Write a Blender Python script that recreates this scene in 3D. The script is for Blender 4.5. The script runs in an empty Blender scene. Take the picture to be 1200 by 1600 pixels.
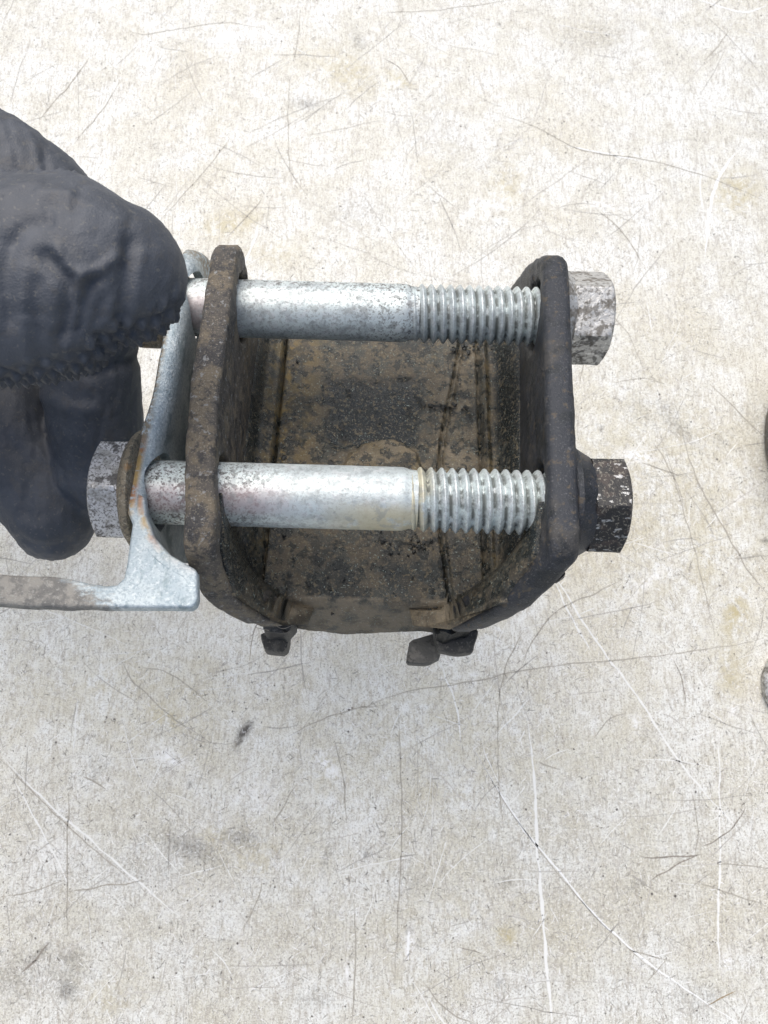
import bpy, bmesh, math, random
import numpy as np
from mathutils import Vector, Matrix, noise

random.seed(7)
R = math.radians
SC = bpy.context.scene
COL = SC.collection
S = 0.001                                   # everything below is measured in millimetres

# ------------------------------------------------------------------ camera
FPX = 1200.0                                # focal length in photo pixels (photo is 1200 x 1600)
TILT = R(14)                                # lens leans this far from straight down
CDIST = 300.0                               # lens to worktop along the view axis
st, ct = math.sin(TILT), math.cos(TILT)
CAM = Vector((0, -CDIST * st, CDIST * ct))
RIGHT, UP, FWD = Vector((1, 0, 0)), Vector((0, ct, st)), Vector((0, st, -ct))
cd = bpy.data.cameras.new('camera')
cam = bpy.data.objects.new('camera', cd)
COL.objects.link(cam)
cd.sensor_fit = 'HORIZONTAL'
cd.sensor_width = 36
cd.lens = 36
cd.clip_start = 0.005
cd.clip_end = 50
cam.location = CAM * S
cam.rotation_euler = (TILT, 0, 0)
cd.dof.use_dof = True
cd.dof.focus_distance = 0.152
cd.dof.aperture_fstop = 75
SC.camera = cam
SC.render.resolution_x, SC.render.resolution_y = 768, 1024

# ------------------------------------------------------------------ sky, sun, exposure
SUN_EL, SUN_AZ = R(62), R(-18)              # azimuth from +Y (top of the picture) towards +X
w = bpy.data.worlds.new('World')
SC.world = w
w.use_nodes = True
nt = w.node_tree
bg = nt.nodes['Background']
sky = nt.nodes.new('ShaderNodeTexSky')
sky.sky_type = 'NISHITA'
sky.sun_disc = False
sky.sun_elevation = SUN_EL
sky.sun_rotation = SUN_AZ
sky.dust_density = 4.0
sky.ozone_density = 1.0
sky.air_density = 1.0
nt.links.new(sky.outputs[0], bg.inputs[0])
bg.inputs[1].default_value = 0.075
sl = bpy.data.lights.new('sun', 'SUN')
sl.energy = 1.5
sl.angle = R(70)
sl.color = (1.0, 0.97, 0.925)
sun = bpy.data.objects.new('sun', sl)
COL.objects.link(sun)
sd = Vector((math.sin(SUN_AZ) * math.cos(SUN_EL), math.cos(SUN_AZ) * math.cos(SUN_EL), math.sin(SUN_EL)))
sun.rotation_euler = sd.to_track_quat('Z', 'Y').to_euler()
sun.location = sd * 2
SC.view_settings.view_transform = 'Standard'
SC.view_settings.look = 'None'
SC.view_settings.gamma = 1
SC.view_settings.exposure = 0.75

# ------------------------------------------------------------------ projection helpers
def ray(u, v):
    return (RIGHT * ((u - 600) / FPX) + UP * ((800 - v) / FPX) + FWD)

def P(u, v, d):                             # photo pixel + depth -> world mm
    return CAM + ray(u, v) * d

def T(u, v, z=0.0):                         # photo pixel -> worktop, world mm
    r = ray(u, v)
    return CAM + r * ((z - CAM.z) / r.z)

def proj(p):
    q = p - CAM
    d = q.dot(FWD)
    return 600 + FPX * q.dot(RIGHT) / d, 800 - FPX * q.dot(UP) / d, d

# frame of the mount: x along the bolts, y up the side plates, z out of the open face
TIP, ROLL = R(25.4), R(-1.6)
c2w = Matrix((RIGHT, UP, -FWD)).transposed()
MF = (c2w @ Matrix.Rotation(ROLL, 3, 'Z') @ Matrix.Rotation(-TIP, 3, 'X')).to_4x4()
MF.translation = P(600, 800, 153.5) + UP * 22.4
MFI = MF.inverted()
CAML = MFI @ CAM

def L(u, v, z):                             # photo pixel -> mount frame at height z
    d = MFI.to_3x3() @ ray(u, v)
    return CAML + d * ((z - CAML.z) / d.z)

def LX(u, v, x):                            # photo pixel -> mount frame on the plane x
    d = MFI.to_3x3() @ ray(u, v)
    return CAML + d * ((x - CAML.x) / d.x)

# ------------------------------------------------------------------ material helpers
class NT:
    def __init__(s, name):
        s.m = bpy.data.materials.new(name)
        s.m.use_nodes = True
        s.t = s.m.node_tree
        s.b = s.t.nodes['Principled BSDF']
        tc = s.t.nodes.new('ShaderNodeTexCoord')
        vm = s.t.nodes.new('ShaderNodeVectorMath')
        vm.operation = 'SCALE'
        vm.inputs['Scale'].default_value = 1000
        s.t.links.new(tc.outputs['Object'], vm.inputs[0])
        s.co = vm.outputs[0]
    def link(s, a, b):
        s.t.links.new(a, b)
    def mapped(s, loc=(0, 0, 0), scale=(1, 1, 1), rot=(0, 0, 0)):
        n = s.t.nodes.new('ShaderNodeMapping')
        n.inputs['Location'].default_value = loc
        n.inputs['Scale'].default_value = scale
        n.inputs['Rotation'].default_value = rot
        s.link(s.co, n.inputs['Vector'])
        return n.outputs[0]
    def noise(s, scale, detail=4, rough=0.6, co=None, dist=0.0):
        n = s.t.nodes.new('ShaderNodeTexNoise')
        n.inputs['Scale'].default_value = scale
        n.inputs['Detail'].default_value = detail
        n.inputs['Roughness'].default_value = rough
        n.inputs['Distortion'].default_value = dist
        s.link(co if co is not None else s.co, n.inputs['Vector'])
        k = s.t.nodes.new('ShaderNodeMath')     # wider spread about the middle
        k.operation = 'MULTIPLY_ADD'
        k.inputs[1].default_value = 1.6
        k.inputs[2].default_value = -0.3
        s.link(n.outputs[0], k.inputs[0])
        return k.outputs[0]
    def math(s, op, a, b=None, clamp=False):
        n = s.t.nodes.new('ShaderNodeMath')
        n.operation = op
        n.use_clamp = clamp
        for i, q in enumerate((a, b)):
            if q is None:
                continue
            if isinstance(q, (int, float)):
                n.inputs[i].default_value = q
            else:
                s.link(q, n.inputs[i])
        return n.outputs[0]
    def step(s, v, lo, hi, amt=1.0):
        n = s.t.nodes.new('ShaderNodeMapRange')
        n.interpolation_type = 'SMOOTHSTEP'
        n.inputs['From Min'].default_value = lo
        n.inputs['From Max'].default_value = hi
        n.inputs['To Max'].default_value = amt
        s.link(v, n.inputs['Value'])
        return n.outputs[0]
    def attr(s, name):
        n = s.t.nodes.new('ShaderNodeAttribute')
        n.attribute_name = name
        return n
    def mix(s, f, a, b):
        n = s.t.nodes.new('ShaderNodeMix')
        n.data_type = 'RGBA'
        for i, q in ((0, f), (6, a), (7, b)):
            if isinstance(q, (int, float)):
                n.inputs[i].default_value = q
            elif isinstance(q, tuple):
                n.inputs[i].default_value = (*q[:3], 1)
            else:
                s.link(q, n.inputs[i])
        return n.outputs[2]
    def mixf(s, f, a, b):
        n = s.t.nodes.new('ShaderNodeMix')
        n.data_type = 'FLOAT'
        for i, q in ((0, f), (2, a), (3, b)):
            if isinstance(q, (int, float)):
                n.inputs[i].default_value = q
            else:
                s.link(q, n.inputs[i])
        return n.outputs[0]
    def bump(s, h, dist, strength=1.0):
        n = s.t.nodes.new('ShaderNodeBump')
        n.inputs['Distance'].default_value = dist * S
        n.inputs['Strength'].default_value = strength
        s.link(h, n.inputs['Height'])
        s.link(n.outputs[0], s.b.inputs['Normal'])
    def set(s, col=None, rough=None, metal=None, spec=None):
        for k, q in (('Base Color', col), ('Roughness', rough), ('Metallic', metal), ('Specular IOR Level', spec)):
            if q is None:
                continue
            if isinstance(q, (int, float)):
                s.b.inputs[k].default_value = q
            elif isinstance(q, tuple):
                s.b.inputs[k].default_value = (*q[:3], 1)
            else:
                s.link(q, s.b.inputs[k])

def layered(name, base, rough, metal, layers, bump=None, spec=0.5):
    """layers: (colour, rough, metal, scale, lo, hi, amount, [attr], [stretch])"""
    m = NT(name)
    c, r, me = base, rough, metal
    for i, l in enumerate(layers):
        l = list(l) + [None] * (9 - len(l))
        colr, rr, mm, sc, lo, hi, amt, at, stv = l
        co = m.mapped((i * 37.1 + 5, i * 11.3, i * 5.7), stv or (1, 1, 1))
        f = m.step(m.noise(sc, 5, 0.62, co), lo, hi, amt)
        if at:
            f = m.math('MULTIPLY', f, m.attr(at).outputs['Fac'], True)
        c = m.mix(f, c, colr)
        r = m.mixf(f, r, rr)
        me = m.mixf(f, me, mm)
    m.set(c, r, me, spec)
    if bump:
        h = None
        for sc, amt in bump[1]:
            n = m.math('MULTIPLY', m.noise(sc, 5, 0.65), amt)
            h = n if h is None else m.math('ADD', h, n)
        m.bump(h, bump[0])
    return m.m

# ------------------------------------------------------------------ mesh helpers
def link(name, me, mat=None, parent=None, sharp=35):
    o = bpy.data.objects.new(name, me)
    COL.objects.link(o)
    if mat is not None:
        me.materials.append(mat)
    if parent is not None:
        o.parent = parent
    if sharp is not None:
        me.shade_smooth()
        me.set_sharp_from_angle(angle=R(sharp))
    return o

def tag(o, label=None, cat=None, group=None, kind=None):
    for k, q in (('label', label), ('category', cat), ('group', group), ('kind', kind)):
        if q:
            o[k] = q
    return o

def mesh_from(verts, faces, name='mesh'):
    me = bpy.data.meshes.new(name)
    me.from_pydata([tuple(c * S for c in v) for v in verts], [], faces)
    me.update()
    bm = bmesh.new()
    bm.from_mesh(me)
    bmesh.ops.remove_doubles(bm, verts=bm.verts, dist=1e-7)
    bmesh.ops.recalc_face_normals(bm, faces=bm.faces)
    bm.to_mesh(me)
    bm.free()
    return me

def loft(rings, cap0=True, cap1=True, closed=True):
    """rings of equal length -> verts, faces"""
    n = len(rings[0])
    V = [p for r in rings for p in r]
    F = []
    for i in range(len(rings) - 1):
        for j in range(n if closed else n - 1):
            k = (j + 1) % n
            F.append((i * n + j, i * n + k, (i + 1) * n + k, (i + 1) * n + j))
    if closed and cap0:
        F.append(tuple(range(n))[::-1])
    if closed and cap1:
        F.append(tuple(range((len(rings) - 1) * n, len(rings) * n)))
    return V, F

def eval_mesh(o):
    dg = bpy.context.evaluated_depsgraph_get()
    dg.update()
    me = bpy.data.meshes.new_from_object(o.evaluated_get(dg))
    return me

def drop(o):
    d = o.data
    bpy.data.objects.remove(o)
    if isinstance(d, bpy.types.Mesh):
        bpy.data.meshes.remove(d)
    else:
        bpy.data.curves.remove(d)

def plate_mesh(outline, holes, thick, bevel):
    """flat outline (a, z) in mm with round holes -> bevelled plate, thickness along x, centred on x = 0 (mm mesh)"""
    cu = bpy.data.curves.new('outline', 'CURVE')
    cu.dimensions = '2D'
    cu.fill_mode = 'BOTH'
    cu.extrude = thick / 2 - bevel
    cu.bevel_depth = bevel
    cu.bevel_resolution = 2
    cu.offset = -bevel
    def spl(pts):
        s = cu.splines.new('POLY')
        s.points.add(len(pts) - 1)
        for q, p in zip(s.points, pts):
            q.co = (p[0], p[1], 0, 1)
        s.use_cyclic_u = True
    spl(outline)
    for (cx, cy, r) in holes:
        spl([(cx + r * math.cos(t * math.tau / 40), cy + r * math.sin(t * math.tau / 40)) for t in range(40)])
    o = bpy.data.objects.new('tmp', cu)
    COL.objects.link(o)
    me = eval_mesh(o)
    drop(o)
    for v in me.vertices:
        x, y, z = v.co
        v.co = (z, x, y)
    me.materials.clear()
    return me

def refine(me, step_y, step_z, fn, yr=(-60, 50), zr=(-50, 20)):
    """slice a mm mesh on a grid of planes, move its vertices by fn, scale to metres"""
    bm = bmesh.new()
    bm.from_mesh(me)
    bmesh.ops.remove_doubles(bm, verts=bm.verts, dist=1e-4)
    for ax, stp, (lo, hi) in ((1, step_y, yr), (2, step_z, zr)):
        q = lo
        while q < hi:
            no = Vector((0, 0, 0))
            no[ax] = 1
            co = Vector((0, 0, 0))
            co[ax] = q + 0.0137
            bmesh.ops.bisect_plane(bm, geom=bm.verts[:] + bm.edges[:] + bm.faces[:], dist=1e-5, plane_co=co, plane_no=no)
            q += stp
    bmesh.ops.triangulate(bm, faces=[f for f in bm.faces if len(f.verts) > 4])
    for v in bm.verts:
        v.co = fn(v.co) * S
    bmesh.ops.recalc_face_normals(bm, faces=bm.faces)
    bm.to_mesh(me)
    bm.free()
    return me

def nz(p, sc, seed=0):
    return noise.noise(Vector((p[0] * sc + seed, p[1] * sc + seed * 1.7, p[2] * sc)))

def sstep(x, a, b):
    t = min(1, max(0, (x - a) / (b - a)))
    return t * t * (3 - 2 * t)

def polyline(pts, n):
    """resample a pixel polyline through Catmull-Rom to n points"""
    pts = [Vector(p) for p in pts]
    out = []
    segs = len(pts) - 1
    for i in range(n):
        t = i / (n - 1) * segs
        k = min(int(t), segs - 1)
        f = t - k
        p0, p1, p2, p3 = pts[max(k - 1, 0)], pts[k], pts[k + 1], pts[min(k + 2, segs)]
        out.append(0.5 * ((2 * p1) + (p2 - p0) * f + (2 * p0 - 5 * p1 + 4 * p2 - p3) * f * f + (3 * p1 - p0 - 3 * p2 + p3) * f ** 3))
    return out

# ================================================================== worktop
def build_worktop():
    W, H = 700, 800
    nx, ny = 260, 320
    # finer in the middle where the camera looks
    xs = np.concatenate([[-W], np.linspace(-190, 190, nx), [W]])
    ys = np.concatenate([[-H], np.linspace(-220, 300, ny), [H]])
    X, Y = np.meshgrid(xs, ys)
    V = np.stack([X.ravel(), Y.ravel(), np.zeros(X.size)], 1)
    nxx = len(xs)
    F = []
    for j in range(len(ys) - 1):
        for i in range(nxx - 1):
            k = j * nxx + i
            F.append((k, k + 1, k + 1 + nxx, k + nxx))
    # slab below
    b = len(V)
    low = [(-W, -H, -28), (W, -H, -28), (W, H, -28), (-W, H, -28)]
    V = np.concatenate([V, np.array(low)])
    bot = list(range(nxx))
    top = [(len(ys) - 1) * nxx + i for i in range(nxx)]
    lef = [j * nxx for j in range(len(ys))]
    rig = [j * nxx + nxx - 1 for j in range(len(ys))]
    F += [tuple([b, b + 1] + bot[::-1]), tuple([b + 2, b + 3] + top), tuple([b + 3, b] + lef), tuple([b + 1, b + 2] + rig[::-1]), (b + 3, b + 2, b + 1, b)]
    me = bpy.data.meshes.new('worktop')
    me.from_pydata((V * S).tolist(), [], F)
    me.update()
    # projected position of each vertex in the photo, for placed stains and the light tint painted in lower down
    q = V - np.array(CAM)
    d = q @ np.array(FWD)
    d = np.where(d < 20, 20, d)
    U = 600 + FPX * (q @ np.array(RIGHT)) / d
    Vv = 800 - FPX * (q @ np.array(UP)) / d
    def field(blobs):
        f = np.zeros(len(V))
        for (u, v, ru, rv, amt, ang) in blobs:
            c, s_ = math.cos(R(ang)), math.sin(R(ang))
            du, dv = U - u, Vv - v
            e = ((du * c + dv * s_) / ru) ** 2 + ((-du * s_ + dv * c) / rv) ** 2
            f = np.maximum(f, amt * np.exp(-e * 1.2))
        return f
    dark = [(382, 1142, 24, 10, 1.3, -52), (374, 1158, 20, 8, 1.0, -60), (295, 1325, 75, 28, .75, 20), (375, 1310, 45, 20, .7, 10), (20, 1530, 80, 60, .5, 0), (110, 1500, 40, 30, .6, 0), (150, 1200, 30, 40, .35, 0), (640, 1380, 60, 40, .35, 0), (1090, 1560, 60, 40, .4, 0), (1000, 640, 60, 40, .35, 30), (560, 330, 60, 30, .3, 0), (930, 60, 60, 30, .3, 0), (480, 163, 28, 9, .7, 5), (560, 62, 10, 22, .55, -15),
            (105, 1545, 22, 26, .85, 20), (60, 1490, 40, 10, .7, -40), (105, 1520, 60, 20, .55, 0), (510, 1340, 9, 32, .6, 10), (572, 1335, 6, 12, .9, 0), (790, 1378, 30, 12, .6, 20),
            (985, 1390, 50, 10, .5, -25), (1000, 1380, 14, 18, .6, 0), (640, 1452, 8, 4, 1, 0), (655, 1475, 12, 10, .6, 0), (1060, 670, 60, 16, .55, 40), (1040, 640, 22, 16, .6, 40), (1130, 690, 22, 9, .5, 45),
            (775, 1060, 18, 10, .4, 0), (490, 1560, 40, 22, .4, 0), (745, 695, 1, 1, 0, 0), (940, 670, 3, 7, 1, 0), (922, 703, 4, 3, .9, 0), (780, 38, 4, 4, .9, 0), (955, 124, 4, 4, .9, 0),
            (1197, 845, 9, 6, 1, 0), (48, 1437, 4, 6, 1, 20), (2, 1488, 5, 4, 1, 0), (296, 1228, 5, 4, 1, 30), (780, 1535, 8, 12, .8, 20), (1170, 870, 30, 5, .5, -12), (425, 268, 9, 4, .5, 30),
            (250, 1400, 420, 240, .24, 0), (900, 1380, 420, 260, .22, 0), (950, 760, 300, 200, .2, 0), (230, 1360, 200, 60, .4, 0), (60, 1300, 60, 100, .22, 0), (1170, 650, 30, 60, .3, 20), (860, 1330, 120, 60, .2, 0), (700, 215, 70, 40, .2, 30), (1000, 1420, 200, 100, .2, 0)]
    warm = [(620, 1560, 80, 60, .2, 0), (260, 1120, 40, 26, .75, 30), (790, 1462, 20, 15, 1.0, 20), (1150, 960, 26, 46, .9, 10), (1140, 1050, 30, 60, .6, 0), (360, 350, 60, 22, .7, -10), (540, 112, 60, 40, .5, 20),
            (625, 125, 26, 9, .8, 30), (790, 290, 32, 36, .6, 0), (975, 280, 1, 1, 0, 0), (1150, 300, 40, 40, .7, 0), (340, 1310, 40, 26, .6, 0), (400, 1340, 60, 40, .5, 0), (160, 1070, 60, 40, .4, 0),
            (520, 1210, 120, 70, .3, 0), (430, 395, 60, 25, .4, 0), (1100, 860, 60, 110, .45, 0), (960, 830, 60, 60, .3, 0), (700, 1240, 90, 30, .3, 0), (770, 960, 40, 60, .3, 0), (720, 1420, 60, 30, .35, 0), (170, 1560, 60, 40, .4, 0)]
    warm += [(600, 1200, 900, 520, .16, 0), (1000, 780, 260, 240, .38, 0), (250, 1090, 330, 130, .28, 0), (700, 1150, 380, 150, .26, 0), (650, 1480, 180, 160, .2, 0)]  # broad washes: the warmer light of the lower worktop put into its colour
    pale = [(355, 58, 26, 9, 1, -8), (268, 1186, 26, 10, 1, 25), (510, 1195, 34, 9, 1, 45), (640, 1480, 8, 24, 1, 4), (995, 712, 34, 9, 1, 8), (1135, 1505, 8, 16, 1, 5), (545, 1520, 6, 14, 1, -10),
            (1130, 290, 1, 1, 0, 0), (1145, 1110, 6, 14, .8, 10), (408, 1240, 24, 20, .5, 0), (1005, 915, 50, 8, .6, -38), (940, 320, 26, 5, .9, 10), (1160, 775, 40, 7, .6, -40), (995, 1130, 6, 14, .9, 0), (380, 1490, 14, 60, .3, -10),
            (770, 320, 30, 5, .8, 15), (760, 1105, 1, 1, 0, 0), (300, 1400, 60, 40, .25, 0), (70, 1330, 60, 40, .25, 0)]
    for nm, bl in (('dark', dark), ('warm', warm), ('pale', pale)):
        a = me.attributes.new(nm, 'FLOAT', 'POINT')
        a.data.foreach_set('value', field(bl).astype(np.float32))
    m = NT('worn_cream_paint')
    n1 = m.noise(0.05, 6, 0.6)
    n2 = m.noise(0.35, 8, 0.7, dist=0.6)
    n3 = m.noise(1.6, 4, 0.7)
    st1 = m.noise(0.5, 5, 0.65, m.mapped((3, 9, 1), (1, .22, 1), (0, 0, R(12))))
    st2 = m.noise(1.2, 4, 0.65, m.mapped((13, 2, 1), (1, .2, 1), (0, 0, R(-58))), .4)
    st3 = m.noise(1.2, 4, 0.65, m.mapped((23, 5, 7), (1, .2, 1), (0, 0, R(80))), .4)
    c = m.mix(m.step(n1, .35, .65), (.695, .685, .60), (.81, .825, .785))
    c = m.mix(m.step(m.noise(0.018, 3, .5), .5, .75, .5), c, (.64, .60, .47))
    c = m.mix(m.step(n2, .50, .74, .30), c, (.47, .43, .35))
    c = m.mix(m.step(st1, .56, .72, .34), c, (.44, .41, .35))
    c = m.mix(m.step(st2, .57, .68, .55), c, (.40, .37, .31))
    c = m.mix(m.step(st3, .57, .68, .50), c, (.40, .36, .30))
    c = m.mix(m.step(n3, .56, .66, .78), c, (.28, .255, .21))
    c = m.mix(m.step(m.noise(2.4, 3, .6, m.mapped((5, 77, 3))), .56, .72, .75), c, (.92, .92, .89))
    c = m.mix(m.step(m.noise(.22, 5, .6, m.mapped((51, 7, 3))), .56, .78, .32), c, (.88, .89, .86))
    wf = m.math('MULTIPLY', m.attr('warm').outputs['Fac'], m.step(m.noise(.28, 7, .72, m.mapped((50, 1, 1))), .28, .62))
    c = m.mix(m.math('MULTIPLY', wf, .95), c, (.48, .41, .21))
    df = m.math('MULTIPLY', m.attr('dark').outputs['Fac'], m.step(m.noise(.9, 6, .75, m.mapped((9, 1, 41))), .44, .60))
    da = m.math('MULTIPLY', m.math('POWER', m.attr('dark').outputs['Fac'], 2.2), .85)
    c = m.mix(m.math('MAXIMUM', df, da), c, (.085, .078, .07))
    pf = m.math('MULTIPLY', m.attr('pale').outputs['Fac'], m.step(m.noise(.7, 5, .6, m.mapped((2, 61, 4))), .32, .55))
    c = m.mix(pf, c, (.94, .95, .94))
    m.set(c, m.mixf(n2, .34, .6), 0.0, .5)
    m.bump(m.math('ADD', m.math('MULTIPLY', n2, .6), m.math('MULTIPLY', n3, .4)), .10, .8)
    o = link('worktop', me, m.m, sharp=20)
    tag(o, 'scratched cream painted worktop with grey and yellow stains under the mount', 'worktop', kind='structure')

    # scratches and hair-fine fibres, lying on the paint as their own thin strips
    SV, SF, SCo = [], [], []
    def strip(pts, wd, colr, z=.06):
        base = len(SV)
        n = len(pts)
        for i, p in enumerate(pts):
            d = (pts[min(i + 1, n - 1)] - pts[max(i - 1, 0)])
            d.z = 0
            if d.length < 1e-6:
                d = Vector((1, 0, 0))
            d.normalize()
            nn = Vector((-d.y, d.x, 0))
            t = i / (n - 1)
            hw = wd * .5 * (min(1, 4 * t, 4 * (1 - t)) * .85 + .15) * (0.6 + 0.8 * random.random())
            for sgn in (-1, 1):
                q = p + nn * hw * sgn
                SV.append((q.x * S, q.y * S, z * S))
                SCo.append(colr)
        for i in range(n - 1):
            k = base + 2 * i
            SF.append((k, k + 1, k + 3, k + 2))
    def scratch(px, wpx, colr, n=40, jit=.6):
        pts = [T(p.x, p.y) for p in polyline([(a, b, 0) for a, b in px], n)]
        k = random.uniform(0, 99)
        for p in pts:
            p.x += noise.noise(Vector((p.x * .15 + k, p.y * .15, 1))) * jit
            p.y += noise.noise(Vector((p.x * .15 + k, p.y * .15, 7))) * jit
        strip(pts, wpx / 4.1, colr)
    WH, DK, GY, BR = (.87, .88, .86), (.28, .255, .22), (.37, .345, .295), (.34, .27, .17)
    LW = (.82, .825, .79)
    big = [
        ([(738, 1165), (800, 1270), (880, 1370), (940, 1440), (1020, 1510), (1170, 1610)], 3.4, WH), ([(742, 1172), (806, 1280), (900, 1398), (960, 1462), (1040, 1530)], 1.3, GY),
        ([(825, 1125), (835, 1220), (840, 1320), (848, 1440), (858, 1560), (862, 1605)], 5.0, LW), ([(820, 1140), (810, 1160)], 2, LW),
        ([(0, 1180), (70, 1250), (150, 1320), (225, 1385), (290, 1440)], 3.0, LW), ([(0, 1186), (60, 1246), (135, 1317), (210, 1380)], 1.8, GY),
        ([(20, 1215), (45, 1260), (75, 1320), (100, 1365), (106, 1385)], 3.0, LW), ([(1148, 240), (1122, 280), (1108, 330), (1102, 400)], 6.5, WH), ([(1093, 272), (1098, 330)], 3, LW),
        ([(370, 440), (395, 380), (403, 350)], 5.5, LW), ([(1090, 0), (1130, 12), (1165, 19), (1200, 8)], 4.5, WH), ([(885, 228), (950, 241), (1000, 251)], 3.2, WH), ([(770, 175), (840, 200), (910, 235), (1000, 248), (1100, 275), (1200, 315)], 1.8, GY),
        ([(140, 90), (115, 125), (85, 160), (62, 186)], 2.6, GY), ([(188, 125), (165, 165), (140, 195), (115, 225)], 2.0, GY), ([(468, 20), (466, 60), (458, 97)], 1.8, GY), ([(360, 215), (330, 255), (250, 345)], 1.6, GY),
        ([(352, 372), (385, 340), (410, 310)], 2.2, GY), ([(200, 50), (235, 53), (310, 40), (360, 36), (420, 46)], 1.4, GY), ([(600, 20), (690, 15), (800, 0)], 1.6, GY), ([(1140, 45), (1120, 75), (1100, 95)], 2, GY),
        ([(600, 92), (625, 108), (640, 130)], 2, DK), ([(930, 325), (960, 350), (985, 380), (1005, 415)], 2.2, GY), ([(1050, 610), (1085, 740), (1125, 815), (1165, 885), (1200, 930)], 2.4, GY), ([(1035, 690), (1060, 770), (1085, 860), (1100, 920), (1118, 1000)], 1.6, GY),
        ([(980, 900), (935, 925), (870, 955), (835, 1000), (810, 1050)], 2.0, GY), ([(820, 985), (790, 1040), (780, 1090)], 2, GY), ([(560, 1108), (640, 1080), (720, 1068), (850, 1042), (1000, 1028), (1130, 1010), (1200, 995)], 1.7, GY), ([(450, 1150), (500, 1125), (560, 1107), (610, 1100)], 1.6, GY),
        ([(850, 880), (880, 920), (910, 970), (960, 1040), (1010, 1110), (1040, 1160), (1090, 1225), (1200, 1350)], 3.6, LW), ([(1123, 1140), (1125, 1300), (1122, 1440), (1124, 1520)], 3.4, LW), ([(830, 1090), (800, 1120), (775, 1150)], 2.6, LW),
        ([(688, 1035), (705, 1080), (718, 1130), (720, 1160)], 3.2, LW), ([(1052, 1030), (1065, 1060), (1072, 1100)], 1.7, DK), ([(930, 1155), (950, 1125), (975, 1115)], 1.7, GY), ([(1000, 1338), (1050, 1340), (1095, 1336)], 2.6, DK), ([(1095, 1322), (1125, 1310), (1155, 1280), (1165, 1262)], 2.0, DK),
        ([(1090, 1335), (1050, 1355), (1015, 1378)], 2, DK), ([(1088, 1335), (1090, 1300), (1080, 1235)], 1.8, GY), ([(1095, 1380), (1140, 1395), (1200, 1418)], 1.8, GY), ([(1120, 1350), (1200, 1356)], 1.6, GY), ([(840, 1190), (875, 1203)], 2, GY),
        ([(622, 1100), (626, 1200), (628, 1300), (622, 1420), (616, 1540)], 2.0, GY), ([(780, 1060), (778, 1200), (788, 1300)], 1.6, GY), ([(520, 1150), (535, 1210), (545, 1300)], 1.6, GY), ([(465, 1225), (440, 1265), (425, 1290)], 2, GY), ([(555, 1410), (555, 1500), (550, 1600)], 2, GY), ([(108, 1240), (105, 1330), (106, 1460)], 2.0, GY), ([(120, 1090), (115, 1180)], 2.2, LW),
        ([(190, 1030), (205, 1060), (240, 1095), (300, 1145)], 1.6, GY), ([(220, 1043), (260, 1050), (300, 1075), (325, 1097)], 1.6, GY), ([(0, 1402), (60, 1390), (100, 1375)], 1.6, GY), ([(105, 1395), (160, 1385), (225, 1376)], 2, GY), ([(410, 1380), (400, 1410), (380, 1450)], 1.8, GY), ([(130, 1213), (165, 1232)], 2.6, GY),
        ([(78, 1472), (55, 1500), (35, 1518)], 3.6, DK), ([(640, 1455), (638, 1500)], 4, WH), ([(718, 1480), (752, 1490)], 1.6, DK), ([(660, 1535), (700, 1580), (740, 1600)], 1.8, GY), ([(672, 1560), (700, 1610)], 3.0, LW), ([(980, 1480), (1000, 1490), (1050, 1503)], 1.6, GY), ([(1105, 1570), (1150, 1548)], 2, BR), ([(330, 1485), (350, 1505), (365, 1525)], 2, LW),
        ([(275, 262), (278, 330), (280, 390)], 1.6, LW), ([(640, 880), (700, 960)], 1, LW), ([(905, 605), (915, 560), (940, 520)], 1.6, GY), ([(960, 600), (1000, 590), (1040, 600)], 1.6, GY), ([(1000, 722), (1040, 735), (1065, 745)], 2.2, GY), ([(1020, 690), (1050, 740), (1068, 790)], 1.6, GY),
        ([(940, 480), (980, 520), (1010, 590)], 1.2, GY), ([(1110, 600), (1150, 640), (1200, 690)], 2, GY), ([(905, 960), (930, 950)], 2, LW), ([(868, 910), (890, 960), (925, 1020)], 3.2, LW), ([(455, 290), (450, 200), (452, 120)], 1.4, GY), ([(270, 60), (275, 150)], 1.2, LW), ([(1040, 1500), (1010, 1535)], 1.3, GY),
    ]
    for px, wpx, colr in big:
        scratch(px, wpx * .8, colr, n=int(16 + len(px) * 10))
    rnd = random.Random(11)
    for i in range(850):                                  # longer random hairline scratches
        u, v = rnd.uniform(-80, 1280), rnd.uniform(-60, 1680)
        L_ = rnd.uniform(25, 120) * rnd.choice((.5, 1, 1, 1.6))
        an = rnd.choice((90, 88, -50, -55, -35, 45, 130, 10, 170)) + rnd.gauss(0, 16)
        bend = rnd.gauss(0, .12)
        pts = [(u + L_ * t * math.cos(R(an) + bend * t), v + L_ * t * math.sin(R(an) + bend * t)) for t in (0, .33, .66, 1)]
        g = rnd.uniform(.32, .56)
        colr = (g, g * .96, g * .88) if rnd.random() < .62 else (.83, .835, .80)
        scratch(pts, rnd.uniform(.45, 1.25), colr, n=14, jit=.5)
    for i in range(75000):                                # short fibres and nicks worn into the paint
        u, v = rnd.uniform(-60, 1260), rnd.uniform(-40, 1660)
        cl = noise.noise(Vector((u * .008, v * .008, 3))) + .6 * noise.noise(Vector((u * .03, v * .03, 5)))
        if cl < rnd.uniform(-.7, .45):
            continue
        p = T(u, v)
        an = rnd.uniform(0, math.tau) if rnd.random() < .6 else rnd.choice((.6, 2.3, 1.6)) + rnd.gauss(0, .25)
        L_ = rnd.uniform(.5, 3.2)
        b2 = rnd.gauss(0, .22)
        pts = [p + Vector((math.cos(an + b2 * t), math.sin(an + b2 * t), 0)) * (L_ * t) for t in (0, .5, 1)]
        g = rnd.choice((.15, .25, .34, .42, .46, .50, .52, .54))
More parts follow.
